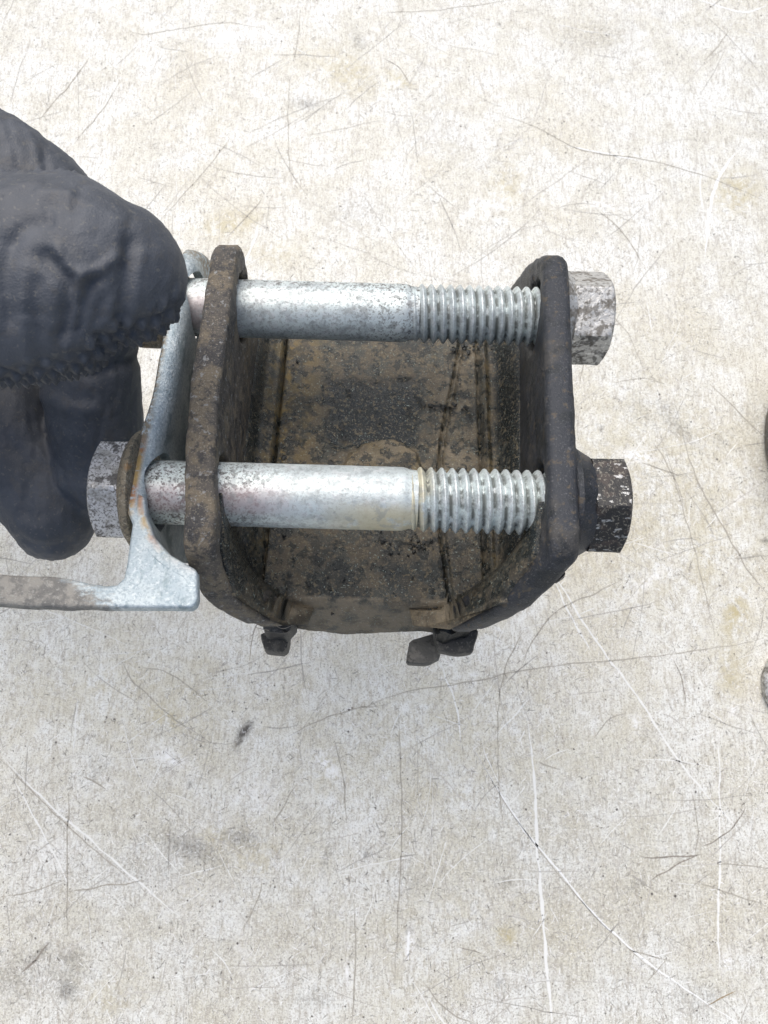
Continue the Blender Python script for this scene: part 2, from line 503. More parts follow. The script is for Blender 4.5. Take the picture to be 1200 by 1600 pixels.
        colr = (g, g * .95, g * .86) if rnd.random() < .74 else (.9, .9, .88)
        strip(pts, rnd.uniform(.09, .24), colr, z=.03)
    for i in range(3200):                                  # dark specks
        u, v = rnd.uniform(-60, 1260), rnd.uniform(-40, 1660)
        p = T(u, v)
        r_ = min(.5, abs(rnd.gauss(.04, .13)) + .08)
        an = rnd.uniform(0, 3)
        strip([p + Vector((math.cos(an), math.sin(an), 0)) * r_ * t for t in (-1, 0, 1)], r_ * 1.6, (.12, .11, .10), z=.09)
    sm = bpy.data.meshes.new('scratches')
    sm.from_pydata(SV, [], SF)
    ca = sm.attributes.new('tone', 'FLOAT_COLOR', 'POINT')
    ca.data.foreach_set('color', np.array([(*c_, 1) for c_ in SCo], np.float32).ravel())
    mm = NT('scratch_marks')
    mm.set(mm.attr('tone').outputs['Color'], .6, 0, .3)
    so = link('scratches', sm, mm.m, o, sharp=None)
    so['kind'] = 'stuff'
    return o

worktop = build_worktop()

# ================================================================== materials of the mount
M = {}
M['plate_left'] = layered('brown_gritty_steel', (.10, .09, .078), .62, .1, [
    ((.20, .165, .115), .8, 0, .16, .44, .62, .8), ((.045, .045, .047), .5, .2, .2, .52, .66, .85), ((.40, .35, .27), .9, 0, 3.2, .58, .74, .6),
    ((.035, .035, .037), .5, .1, .7, .56, .70, .75), ((.34, .35, .35), .4, .6, .8, .64, .76, .7)], (.25, [(1.1, .7), (3.2, .5)]))
M['plate_right'] = layered('charcoal_steel', (.040, .044, .052), .48, .2, [
    ((.10, .09, .075), .75, 0, .14, .54, .72, .5), ((.022, .026, .029), .45, .2, .2, .48, .66, .8), ((.22, .22, .22), .5, .3, 2.6, .64, .76, .5),
    ((.16, .125, .08), .8, 0, .6, .62, .74, .5)], (.2, [(1.0, .6), (3.4, .5)]))
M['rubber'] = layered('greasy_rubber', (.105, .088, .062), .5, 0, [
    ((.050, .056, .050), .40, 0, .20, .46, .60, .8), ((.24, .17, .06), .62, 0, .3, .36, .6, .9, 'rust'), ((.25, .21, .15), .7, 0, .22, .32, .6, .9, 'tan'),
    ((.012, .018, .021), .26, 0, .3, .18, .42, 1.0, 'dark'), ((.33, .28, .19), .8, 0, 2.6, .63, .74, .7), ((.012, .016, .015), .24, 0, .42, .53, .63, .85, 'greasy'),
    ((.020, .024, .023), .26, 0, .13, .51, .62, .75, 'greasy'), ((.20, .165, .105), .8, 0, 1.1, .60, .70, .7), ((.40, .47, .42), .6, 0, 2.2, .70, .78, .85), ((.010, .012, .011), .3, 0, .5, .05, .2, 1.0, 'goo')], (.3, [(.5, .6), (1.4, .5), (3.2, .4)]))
M['zinc'] = layered('dull_zinc_bolt', (.70, .77, .76), .44, .4, [
    ((.50, .545, .55), .5, .5, .16, .45, .65, .6, None, (.35, 1, 1)), ((.70, .73, .73), .5, .35, .5, .52, .7, .7), ((.15, .14, .13), .65, .2, .7, .53, .64, .9, 'grime'),
    ((.06, .056, .05), .7, .1, 2.0, .56, .64, .95, 'grime'), ((.50, .38, .39), .5, .45, .16, .25, .55, .55, 'pink'), ((.66, .58, .36), .6, .3, .2, .25, .5, .75, 'yellow'),
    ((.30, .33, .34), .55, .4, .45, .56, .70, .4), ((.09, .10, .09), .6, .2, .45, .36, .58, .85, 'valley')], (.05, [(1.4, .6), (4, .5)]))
M['head'] = layered('speckled_zinc_head', (.72, .72, .72), .42, .5, [
    ((.10, .095, .085), .65, .2, 2.1, .50, .60, .8), ((.34, .33, .30), .55, .4, .35, .48, .66, .6), ((.07, .065, .06), .7, .1, .35, .58, .7, .85)], (.10, [(2.0, .7), (5, .3)]))
M['nut_upper'] = layered('worn_nut', (.56, .555, .53), .40, .5, [
    ((.15, .14, .12), .6, .2, 1.0, .48, .64, .75), ((.78, .78, .76), .35, .7, 1.2, .60, .72, .8), ((.12, .105, .08), .7, .1, .3, .53, .66, .75)], (.12, [(1.6, .7), (4, .3)]))
M['nut_lower'] = layered('blackened_nut', (.04, .039, .038), .40, .35, [
    ((.085, .065, .055), .6, .1, .4, .52, .68, .6), ((.72, .72, .70), .35, .8, .9, .62, .72, .75, None, (.45, 1, 1)), ((.30, .28, .23), .6, .3, 1.9, .60, .70, .7)], (.14, [(1.0, .7), (3, .4)]))
M['brown_flange_head_shade'] = layered('rusty_flange_and_head_shade', (.25, .215, .155), .6, .25, [  # rusty brown flange colour; doubles as painted shade on the upper head
    ((.10, .09, .07), .7, .1, 1.4, .48, .62, .8), ((.42, .22, .07), .8, 0, .22, .58, .70, .5), ((.45, .42, .34), .5, .4, 2.0, .62, .72, .7)], (.12, [(1.6, .7), (4, .3)]))
M['tab'] = layered('dark_tab', (.045, .045, .043), .5, .1, [((.11, .105, .09), .6, 0, .3, .48, .66, .8), ((.2, .19, .16), .7, 0, 1.6, .62, .72, .6)], (.16, [(.8, .7), (2.4, .5)]))
M['goo'] = layered('black_grease', (.013, .015, .014), .3, 0, [((.06, .055, .04), .6, 0, 1.2, .58, .70, .7)], (.2, [(.9, .7), (2.5, .5)]))
M['lint'] = layered('pale_lint', (.45, .40, .32), .8, 0, [])

def bracket_material():
    m = NT('weathered_zinc_bracket')
    sx = m.t.nodes.new('ShaderNodeSeparateXYZ')
    m.link(m.co, sx.inputs[0])
    c = m.mix(m.step(m.noise(.12, 5, .6), .38, .66), (.44, .52, .56), (.58, .65, .67))
    c = m.mix(m.step(m.noise(2.2, 3, .6), .48, .66, .55), c, (.28, .36, .41))
    c = m.mix(m.step(m.noise(1.5, 4, .6, m.mapped((9, 8, 7))), .60, .72, .6), c, (.74, .79, .80))
    c = m.mix(m.step(m.noise(.25, 5, .65, m.mapped((3, 3, 9), (1, .5, 1))), .56, .72, .6), c, (.20, .27, .30))
    # dirt film on the arm, ragged towards the foot
    edge = m.math('ADD', m.math('MULTIPLY', sx.outputs[0], -1), m.math('MULTIPLY', m.math('SUBTRACT', m.noise(.45, 5, .7, m.mapped((1, 2, 3), (1, 2.2, 1))), .5), 11))
    edge = m.math('ADD', edge, m.math('MULTIPLY', m.math('ADD', sx.outputs[1], 44), -1.4))
    dirt = m.step(edge, 46.0, 51.5)
    dc = m.mix(m.step(m.noise(.4, 6, .65), .4, .66), (.20, .195, .18), (.33, .315, .28))
    dc = m.mix(m.step(m.noise(2.0, 3, .6), .6, .72, .6), dc, (.42, .41, .37))
    c = m.mix(dirt, c, dc)
    ru = m.math('MULTIPLY', m.attr('rust').outputs['Fac'], m.step(m.noise(.5, 5, .7, m.mapped((7, 1, 2))), .28, .52))
    rc = m.mix(m.step(m.noise(.16, 3, .5), .4, .6), (.42, .17, .045), (.50, .33, .11))
    c = m.mix(ru, c, rc)
    ti = m.math('MULTIPLY', m.attr('rim').outputs['Fac'], m.step(m.noise(1.0, 5, .7, m.mapped((7, 21, 2))), .38, .55))
    c = m.mix(m.math('MULTIPLY', ti, .85), c, (.22, .17, .10))
    m.set(c, m.mixf(dirt, .5, .65), m.mixf(dirt, .45, 0.05))
    m.bump(m.math('ADD', m.noise(1.8, 5, .65), m.math('MULTIPLY', m.noise(.5, 4, .6), .7)), .14)
    return m.m
M['bracket'] = bracket_material()

# ================================================================== the mount
mount = bpy.data.objects.new('engine_mount', None)
COL.objects.link(mount)
mw = MF.copy()
mw.translation = MF.translation * S
mount.matrix_world = mw
tag(mount, 'greasy rubber and steel mount with two long bolts and silver bracket, held above the worktop', 'engine mount')

BA = 22.0                                    # bolts at y = +-22

# ---- side plates
def side_profile(rt=6.5, flare=False):
    def arc(cx, cy, r, a0, a1, n=9):
        return [(cx + r * math.cos(R(a0 + (a1 - a0) * i / n)), cy + r * math.sin(R(a0 + (a1 - a0) * i / n))) for i in range(n + 1)]
    pts = arc(32 - rt, 11.5 - rt, rt, 0, 90, 14)                       # upper front corner
    pts += arc(-32.0, 5.5, 6.0, 90, 165)                   # lower front corner
    if flare:
        pts = arc(-32.0, 5.5, 6.0, 90, 165)
    pts += [(-39.6, 2), (-41.2, -4), (-41.6, -9), (-41.2, -18), (-40.2, -24), (-37.5, -28), (-34, -36), (-32, -45)]
    if flare:
        pts += [(40, -45), (46.0, -30), (47.0, -24), (46.6, -19.5), (44.8, -15), (41.8, -9), (37.5, -.5), (33.4, 5.0)] + arc(25.4, 5.0, 6.5, 25, 90, 6)
    else:
        pts += [(36, -45), (35.5, -25), (33.2, -8), (31.6, 0)]
    return pts[::-1]

def lean(a, z, k):
    """how far a side leans in towards the middle at its lower end, growing with depth"""
    return sstep(-a, 23, 37) * k * min(max(0, 8.5 - 0 - (z + 0) - 0.5), 31)

KL, KR, KQ = .25, .44, .0088
def inner_left(a, z):
    return -(30.3 - (min(2.6, .0026 * a * a) if a < 0 else 0) - lean(a, z, 1.0) ** 2 * KQ)

def inner_right(a, z):
    return 31.2 - (0.044 * (27 - a) if a < 27 else .07 * (a - 27)) - lean(a, z, KR)

def make_side(sign):
    th = 5.4
    seed = 3 if sign > 0 else 40
    me = plate_mesh(side_profile(6.5, sign > 0), [(BA, 0, 7.2), (-BA, 0, 7.2)], th, 1.0 if sign < 0 else 1.6)
    def fn(p):
        x, a, z = p
        base = inner_left(a, z) - th / 2 if sign < 0 else inner_right(a, z) + th / 2
        q = Vector((base + x, a, z))
        r = .16 if sign > 0 else .26
        q += Vector((nz((x, a, z), .35, seed), nz((x, a, z), .35, seed + 9), nz((x, a, z), .35, seed + 21))) * r
        q += Vector((nz((x, a, z), 1.1, seed), nz((x, a, z), 1.1, seed + 9), nz((x, a, z), 1.1, seed + 21))) * .13
        if a > 26 and z > -4:
            q.y += nz((x, a, z), 1.1, seed + 50) * .55
        return q
    refine(me, 1.2, 1.6, fn, (-46, 48), (-46, 14))
    return link('side_plate', me, M['plate_left' if sign < 0 else 'plate_right'], mount, 40)
sp = make_side(-1)
sp['label'] = 'brown gritty side plate beside the silver bracket'
sp = make_side(1)
sp['label'] = 'charcoal grey side plate in front of the nuts'

# ---- rubber block: a height field between the plates, its lower face and its bottom
ZF = -25.0
def block():
    nx = 190
    prof = []                                # (y, z) from the hidden upper end over the floor to the lower face
    prof += [(39.5, -46), (39.5, -38), (39.3, -31), (38.6, -27.5), (37, -25.6)]
    y = 36.0
    while y > -32.0:
        prof.append((y, ZF))
        y -= .42
    prof += [(-32.6, -25.05), (-33.2, -25.3), (-33.7, -25.8), (-34.0, -26.6), (-34.2, -27.6)]
    for i in range(1, 22):
        t = i / 21
        prof.append((-34.2 - 2.4 * t, -27.6 - 10.4 * t))
    prof += [(-36.2, -39.0), (-35.0, -40)]
    crease = [LX(0, 0, 1)] * 0
    cr = sorted([(L(u, v, ZF).y, L(u, v, ZF).x) for u, v in ((718, 520), (715, 555), (706, 600), (697, 640), (688, 690), (684, 735), (684, 800), (689, 850), (694, 885), (699, 925), (704, 950))])
    cy, cx = [c[0] for c in cr], [c[1] for c in cr]
    xl = L(431, 700, ZF).x
    xr = L(760, 690, ZF).x
    dome = L(598, 742, ZF)
    rec0, rec1 = L(512, 592, ZF), L(655, 690, ZF)
    V, A = [], {'rust': [], 'tan': [], 'dark': [], 'goo': [], 'greasy': []}
    goo_px = [((646, 612), (662, 632), (690, 636), (715, 640), (733, 650)), ((745, 530), (738, 542)), ((625, 850), (655, 852), (680, 842)), ((400, 640), (399, 662)),
              ((730, 955), (745, 945), (762, 940)), ((450, 900), (448, 950)), ((700, 960), (720, 975), (740, 965)), ((690, 875), (699, 935))]
    goo = []
    for g in goo_px:
        goo.append([(L(u, v, ZF).x, L(u, v, ZF).y) for u, v in g])
    def seg(px, py, q):
        best = 99
        for (x0, y0), (x1, y1) in zip(q, q[1:]):
            dx, dy = x1 - x0, y1 - y0
            t = max(0, min(1, ((px - x0) * dx + (py - y0) * dy) / (dx * dx + dy * dy)))
            best = min(best, math.hypot(px - x0 - t * dx, py - y0 - t * dy))
        return best
    side_f = [0.0] * nx
    for (y, z) in prof:
        zs = 5.0 if (y > -34.3 and z > -28) else max(z, -30)
        xa = inner_left(y, zs) - .3
        xb = inner_right(y, zs) + .3
        def slope(x, yy):
            """height at which the leaning sides pass x"""
            W_ = sstep(-yy, 23, 37)
            if W_ < .03:
                return -99
            return max(8 - (inner_right(yy, 8.5) - .6 - x) / (W_ * KR), 8 - math.sqrt(max(0, x - inner_left(yy, 8.5) - .5) / KQ) / W_)
        top = y > -34.3 and z > -28
        for i in range(nx):
            x = xa + (xb - xa) * i / (nx - 1)
            p = (x, y, z)
            rust = tan = dark = gg = 0.0
            gre = 1.0
            n1, n2 = nz((x, y, 0), .09, 5), nz((x, y, 0), .35, 8)
            dz = n1 * .5 + n2 * .22 + nz((x, y, 0), 1.1, 2) * .09
            m_low = sstep(y, -34, -30)       # relief fades at the lower edge
            # fillets against the plates
            dl, dr = x - xa, xb - x
            dz += 7.0 * math.exp(-(dl / 2.3) ** 2) + 9.0 * math.exp(-(dr / 3.0) ** 2)
            # left rib and its crease
            if x < xl:
                dz += 1.7 * sstep(x, xl - 4.2, xl - 2.4) * (1 - sstep(x, xl - 1.0, xl)) * m_low
                rust += .45 * sstep(x, xl - 5, xl - 3.5)
            dz -= 1.3 * math.exp(-((x - xl) / .25) ** 2)
            rust += .9 * math.exp(-((x - xl - 1.2) / 1.2) ** 2) * sstep(y, -16, -8)
            rust += .55 * math.exp(-((x - xl - 5) / 4.0) ** 2) * sstep(y, -20, 5)
            # right moulding seam
            xc = np.interp(y, cy, cx)
            dz -= .8 * math.exp(-((x - xc) / .20) ** 2)
            dz += .6 * math.exp(-((x - xc - .75) / .4) ** 2) + .22 * math.exp(-((x - xc + .7) / .35) ** 2)
            tan += .75 * math.exp(-((x - xc - 3) / 5.0) ** 2) * sstep(y, -28, -5)
            # right rib
            dz += 1.5 * math.exp(-((x - xr) / .8) ** 2) - .9 * math.exp(-((x - xr + 1.5) / .35) ** 2)
            rust += .45 * math.exp(-((x - xr - .6) / .8) ** 2)
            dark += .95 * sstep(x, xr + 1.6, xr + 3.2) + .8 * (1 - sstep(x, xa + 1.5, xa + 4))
            # raised round pad, worn recess above it
            r_ = math.hypot((x - dome.x), (y - dome.y))
            if r_ < 15:
                pad = 1 - sstep(r_, 8.3 + n2 * .7, 9.6 + n2 * .7)
                dz += 1.15 * pad
                tan += .6 * pad
                rust += .35 * pad
            wx = x + n2 * 1.6 + n1 * 1.2
            wy = y + n2 * 1.4
            inx = sstep(wx, rec0.x - 1.5, rec0.x + 1) * (1 - sstep(wx, rec1.x - 1.5, rec1.x + 2)) * sstep(wy, rec1.y - 3, rec1.y - 1) * (1 - sstep(wy, rec0.y - 2.5, rec0.y + 2))
            inx *= sstep(r_, 8.6 + n2 * .7, 9.8 + n2 * .7)
            dz -= .7 * inx
            dark += 1.0 * inx
            # lower third darker with wet grease
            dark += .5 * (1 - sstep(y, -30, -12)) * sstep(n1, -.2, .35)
            if y < -33:
                tan = .95
                gre = 0.0
                dark *= .3
                rust = 0
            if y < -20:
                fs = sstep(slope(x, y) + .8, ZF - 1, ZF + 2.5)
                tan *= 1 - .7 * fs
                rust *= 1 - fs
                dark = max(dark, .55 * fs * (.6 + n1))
            g = 9
            for q in goo:
                g = min(g, seg(x, y, q))
            gg = 1 - sstep(g + n2 * 1.3 + nz((x, y, 0), 1.3, 4) * .9, .0, .8)
            if top:
                dz += gg * (.45 + n2 * .5)
                zz = z + dz * sstep(z, -29, -25)
                f = sstep(slope(x, y) + .8, zz - 1.0, zz + 2.5)
                side_f[i] = f
                yy = y - 6.4 * f * sstep(-y, 23, 34)
                zz = max(zz, min(slope(x, yy), 5.5 - 10 * sstep(-yy, 34, 41)) + .6 + n2 * .5) if f > 0 else zz
                V.append((x, yy, zz))
            else:
                # lower face: carry the relief over the rounded edge and bow it a little
                f = sstep(z, -29, -25)
                V.append((x * (1 - .02 * (1 - f)), y - (6.2 * side_f[i] * (1 - sstep(-z, 26, 31)) if y < 0 else 0) + nz(p, .3, 6) * .25 + nz(p, 1.0, 2) * .1 + .5 * math.sin(x * .2) * (1 - f), z + dz * f * .8 - (1 - f) * (.7 * math.cos(x * .11) + .3 * n1)))
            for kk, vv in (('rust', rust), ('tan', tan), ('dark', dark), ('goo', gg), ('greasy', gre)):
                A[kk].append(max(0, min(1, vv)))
    F = []
    for j in range(len(prof) - 1):
        for i in range(nx - 1):
            k = j * nx + i
            F.append((k, k + nx, k + nx + 1, k + 1))
    # close the underside and the sides
    jl = len(prof) - 1
    F.append(tuple([jl * nx + i for i in range(nx)] + [i for i in range(nx - 1, -1, -1)]))
    me = bpy.data.meshes.new('rubber_block')
    me.from_pydata([tuple(c * S for c in v) for v in V], [], F)
    for nm, vals in A.items():
        a = me.attributes.new(nm, 'FLOAT', 'POINT')
        a.data.foreach_set('value', np.array(vals, np.float32))
    me.update()
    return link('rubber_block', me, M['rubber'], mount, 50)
block()

# ---- bolts
def attr_fn(me, names_fn):
    for nm, fn in names_fn.items():
        a = me.attributes.new(nm, 'FLOAT', 'POINT')
        a.data.foreach_set('value', np.array([fn(v.co / S) for v in me.vertices], np.float32))

def rings_x(spec, n, y0, z0, rfn=None):
    out = []
    for (x, r) in spec:
        out.append([(x, y0 + (rfn(x, t * math.tau / n, r) if rfn else r) * math.cos(t * math.tau / n), z0 + (rfn(x, t * math.tau / n, r) if rfn else r) * math.sin(t * math.tau / n)) for t in range(n)])
    return out

def hexr(theta, af, rot):
    t = (theta - rot) % (math.pi / 3) - math.pi / 6
    return af / 2 / math.cos(t)

def hex_mesh(x0, x1, af, rot, y0, chamfer_end=1, soft=.25, seed=0):
    """hexagonal head from x0 to x1, chamfered at one end like a turned nut"""
    n = 120
    lo, hi = min(x0, x1), max(x0, x1)
    spec = []
    for i in range(25):
        spec.append(lo + (hi - lo) * i / 24)
    rc = af / 2 * 1.005
    rings = []
    for x in spec:
        d = (hi - x) if chamfer_end > 0 else (x - lo)
        ring = []
        for t in range(n):
            th = t * math.tau / n
            r = min(hexr(th, af, rot), af * .5 * 1.148)
            r = min(r, rc - .35 + d * 1.9)
            r += nz((x, math.cos(th) * 9, math.sin(th) * 9), .35, seed) * .08 + nz((x, math.cos(th) * 9, math.sin(th) * 9), 1.2, seed) * .07
            ring.append((x, y0 + r * math.cos(th), r * math.sin(th)))
        rings.append(ring)
    V, F = loft(rings)
    return mesh_from(V, F, 'hex')

def make_bolt(y0, xs, upper):
    phi = math.atan2(CAML.z, CAML.y - y0)
    seed = 10 if upper else 70
    root = bpy.data.objects.new('bolt', None)
    COL.objects.link(root)
    root.parent = mount
    xt0, xt1, pitch, ro = 6.2, 33.8, 2.0, 6.12
    # shank
    spec = [(-46.4, 5.8), (-46.2, 5.95)] + [(-46 + i * .8, 6.0) for i in range(int((xt0 - 2.6 + 46) / .8))] + [(xt0 - 2.2, 5.97), (xt0 - 1.6, 5.8), (xt0 - .9, 5.55), (xt0 - .2, 5.5), (xt0 + .6, 5.4)]
    def wob(x, th, r):
        return r + nz((x, 6 * math.cos(th), 6 * math.sin(th)), .5, seed) * .035
    V, F = loft(rings_x(spec, 64, y0, 0, wob))
    me = mesh_from(V, F, 'shank')
    def ang(p):
        return math.degrees(math.atan2(p.z, p.y - y0))
    if upper:
        attr_fn(me, {'grime': lambda p: .35 + .65 * sstep(ang(p), 60, 150) * 0 + .6 * sstep(p.y - y0, -1, 5) + .3 * sstep(p.x, -10, 3), 'pink': lambda p: sstep(-p.x, 34, 38) * sstep(y0 - p.y, 0, 3), 'yellow': lambda p: 0, 'valley': lambda p: 0})
    else:
        attr_fn(me, {'grime': lambda p: .22 + .65 * sstep(-p.x, 14, 32), 'pink': lambda p: sstep(-p.x, 12, 24) * sstep(y0 - p.y, .2, 2.6) * (1 - sstep(y0 - p.y, 4.8, 5.8)), 'yellow': lambda p: sstep(p.x, -16, 0) * sstep(y0 - p.y, 2.4, 5.2), 'valley': lambda p: 0})
    link('shank', me, M['zinc'], root, 50)
    # thread: a true helix
    n, stp = 72, 18
    rings = []
    nst = int((xt1 - xt0) / pitch * stp)
    for i in range(nst + 1):
        x = xt0 - .6 + i * pitch / stp
        run = sstep(x, xt0 - .6, xt0 + 1.0)
        ring = []
        for t in range(n):
            th = t * math.tau / n
            f = (x / pitch - t / n) % 1.0
            tri = abs(f - .5) * 2                # 0 crest .. 1 root
            prof = 1 - min(1, max(0, (tri - .14) / .80))
            r = 5.08 + (ro - 5.08) * (.0 + prof) * (.55 + .45 * run)
            r += nz((x, 6 * math.cos(th), 6 * math.sin(th)), .9, seed) * .07
            ring.append((x, y0 + r * math.cos(th), r * math.sin(th)))
        rings.append(ring)
    V, F = loft(rings)
    me = mesh_from(V, F, 'thread')
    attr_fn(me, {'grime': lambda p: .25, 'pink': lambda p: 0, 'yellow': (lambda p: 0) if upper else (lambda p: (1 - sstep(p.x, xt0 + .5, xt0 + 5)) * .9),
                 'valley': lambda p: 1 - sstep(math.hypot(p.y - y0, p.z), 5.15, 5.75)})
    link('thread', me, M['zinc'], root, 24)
    # flange and head on the left
    spec = [(-43.9, 6.2), (-43.9, 11.0), (-44.2, 11.4), (-44.9, 11.4), (-45.4, 11.0), (-46.2, 9.9), (-46.4, 8)]
    def wf(x, th, r):
        return r + nz((x, 6 * math.cos(th), 6 * math.sin(th)), .4, seed) * .12
    V, F = loft(rings_x(spec, 96, y0, 0, wf))
    link('flange', mesh_from(V, F, 'flange'), M['brown_flange_head_shade'], root, 40)
    link('head', hex_mesh(-52.0, -46.0, 17.4, phi - R(4), y0, -1, seed=seed), M['brown_flange_head_shade' if upper else 'head'], root, 28)  # upper head takes the darker brown: shade under the thumb put into colour
    root['label'] = ('upper bolt whose head is hidden by the gloved thumb' if upper else 'lower bolt with pinkish yellowed shank and speckled silver head')
    # nut on the right
    nr = bpy.data.objects.new('nut', None)
    COL.objects.link(nr)
    nr.parent = mount
    mt = M['nut_upper' if upper else 'nut_lower']
    spec = [(34.2, 6.2), (34.2, 10.5), (34.5, 10.8), (35.4, 10.8), (35.8, 10.4), (38.3, 8.9), (38.5, 7)]
    V, F = loft(rings_x(spec, 96, y0, 0, wf))
    link('flange', mesh_from(V, F, 'flange'), M['plate_right'] if not upper else mt, nr, 40)
    link('hexagon', hex_mesh(38.0, 44.6 if not upper else 46.2, 17.0, phi + (R(20) if upper else R(2)), y0, 1, seed=seed + 5), mt, nr, 28)
    nr['label'] = 'speckled silver nut on the upper bolt' if upper else 'blackened nut with bare metal flecks on the lower bolt'
make_bolt(BA, 0, True)
make_bolt(-BA, 0, False)

# ---- silver bracket: upright web with a foot and an arm bent out towards the viewer
def bracket():
    root = bpy.data.objects.new('bracket', None)
    COL.objects.link(root)
    root.parent = mount
    root['label'] = 'silver zinc bracket with an orange rust streak'
    zf = 8.0
    th = 1.9
    # path of the web's front rim, seen from above
    foot_px = [(226, 775), (229, 805), (241, 838), (264, 864), (299, 885)]
    lower = [L(u, v, zf) for u, v in foot_px]
    path = [Vector((-39.7, 38, 0)), Vector((-39.7, 26, 0)), Vector((-39.7, 10, 0)), Vector((-39.9, -6, 0)), Vector((-40.9, -17, 0))] + [Vector((p.x, p.y, 0)) for p in lower]
    # keep it monotone and smooth
    path = [p for i, p in enumerate(path) if i < 5 or p.y < path[4].y - 1.0]
    pp = polyline(path, 110)
    rings = []
    zb = -32
    for i, p in enumerate(pp):
        d = (pp[min(i + 1, 109)] - pp[max(i - 1, 0)]).normalized()
        nrm = Vector((-d.y, d.x, 0))             # to the right of travel = outward (+x side)
        if nrm.x < 0:
            nrm = -nrm
        # rounded upper end: front rim drops away
        zt = zf
        e = p.y - 24
        if e > 0:
            zt = -6 + math.sqrt(max(0, 1 - (e / 14.6) ** 2)) * 14
        rr = 3.3 - 1.5 * sstep(-p.y, 16, 36)
        lip = 3.7 - 1.2 * sstep(-p.y, 20, 34)
        zt += .06
        zb = -32 + (zf - 6 + 32) * sstep(-p.y, 22, 37)
        k = 16
        prof = [(-lip, zt - .4), (-lip + .4, zt)]
        prof += [(-rr + rr * math.sin(R(q * 15)), zt - rr + rr * math.cos(R(q * 15))) for q in range(0, 7)]
        prof += [(0, zt - rr + (zb - zt + rr) * j / k) for j in range(1, k + 1)]
        prof += [(-th, zb + (zt - rr - zb) * j / k) for j in range(0, k + 1)]
        ri = max(.2, rr - th)
        prof += [(-rr + ri * math.cos(R(q * 22.5)), zt - rr + ri * math.sin(R(q * 22.5))) for q in range(1, 5)]
        prof += [(-lip, zt - th)]
        ring = []
        for (o_, z) in prof:
            q = p + nrm * o_
            wv = nz((q.x, q.y, z), .12, 3) * .35
            ring.append((q.x + wv, q.y, z))
        rings.append(ring)
    V, F = loft(rings)
    me = mesh_from(V, F, 'web')
    ob = bpy.data.objects.new('tmp', me)
    COL.objects.link(ob)
    cutters = []
    for y0, dy in ((BA, 0), (-BA, 0)):
        Vc, Fc = loft(rings_x([(-60, 7.4), (-33, 7.4)], 48, y0 + dy, 0))
        c = bpy.data.objects.new('cut', mesh_from(Vc, Fc, 'cut'))
        COL.objects.link(c)
        md = ob.modifiers.new('b', 'BOOLEAN')
        md.operation = 'DIFFERENCE'
        md.solver = 'EXACT'
        md.object = c
        cutters.append(c)
    me2 = eval_mesh(ob)
    drop(ob)
    for c in cutters:
        drop(c)
    me2.materials.clear()
    attr_fn(me2, {'rust': lambda p: .9 * sstep(p.z, zf - 1.6, zf - .6) * sstep(-p.x, 42.6, 43.4) * sstep(-p.y, 12, 18) * (1 - sstep(-p.y, 28, 33)), 'rim': lambda p: max(sstep(-p.x, 42.3, 43.0) * sstep(p.z, zf - 1.6, zf - .9) * (1 - sstep(-p.y, 14, 20)), sstep(p.y, 27, 33))})
    link('web', me2, M['bracket'], root, 35)
    # foot: flat flange facing the viewer, and the arm running off to the left
    px = [(226, 775), (229, 805), (241, 838), (266, 866), (304, 888), (308, 894), (309, 934), (306, 944), (298, 950), (225, 949)]
    px += [(160, 949), (80, 945), (0, 941), (-160, 936), (-160, 892), (0, 897), (60, 899), (110, 903), (140, 912), (165, 915), (182, 913), (193, 903), (198, 880), (203, 840), (209, 800), (214, 770)]
    pts = [L(u, v, zf) for u, v in px]
    me = plate_mesh([(p.y, -p.x) for p in pts][::1], [], 2.4, .55)
    # plate_mesh gives (thickness, a, z): turn it to lie in the x, y plane at height zf
    bm = bmesh.new()
    bm.from_mesh(me)
    for v in bm.verts:
        t, a, z = v.co
        v.co = (-z, a, zf - 1.2 + t)
    bm.to_mesh(me)
    bm.free()
    def fn(p):
        q = p.copy()
        left = max(0, -44 - p.x)
        lowb = max(0, -41.0 - p.y)
        q.z -= min(left, 10) * .02 * lowb ** 1.6 * .35           # arm rolls over its lower edge
        q.z += nz(p, .25, 6) * .18
        if p.x < -45:
            q.y += nz((p.x, 0, 0), .3, 12) * .35
        return q
    # slice finely in x too
    bm = bmesh.new()
    bm.from_mesh(me)
    bmesh.ops.remove_doubles(bm, verts=bm.verts, dist=1e-4)
    xq = -84.0
    while xq < -30:
        bmesh.ops.bisect_plane(bm, geom=bm.verts[:] + bm.edges[:] + bm.faces[:], dist=1e-5, plane_co=(xq, 0, 0), plane_no=(1, 0, 0))
        xq += 1.5
    bm.to_mesh(me)
    bm.free()
    refine(me, 1.0, 50, fn, (-50, -14), (-50, -40))
    rl = [Vector((p.x, p.y, 0)) for p in (L(u, v, zf) for u, v in ((222, 740), (218, 790), (226, 820), (244, 852), (268, 874), (300, 892)))]
    def rustf(p):
        q = Vector((p.x, p.y, 0))
        b = min((q - (a + (c - a) * max(0, min(1, (q - a).dot(c - a) / (c - a).length_squared)))).length for a, c in zip(rl, rl[1:]))
        return (1 - sstep(b, .1, .8)) * .7 * (1 - .85 * sstep(q.x, -40.5, -36))
    attr_fn(me, {'rust': rustf, 'rim': lambda p: 0})
    link('foot', me, M['bracket'], root, 35)
bracket()

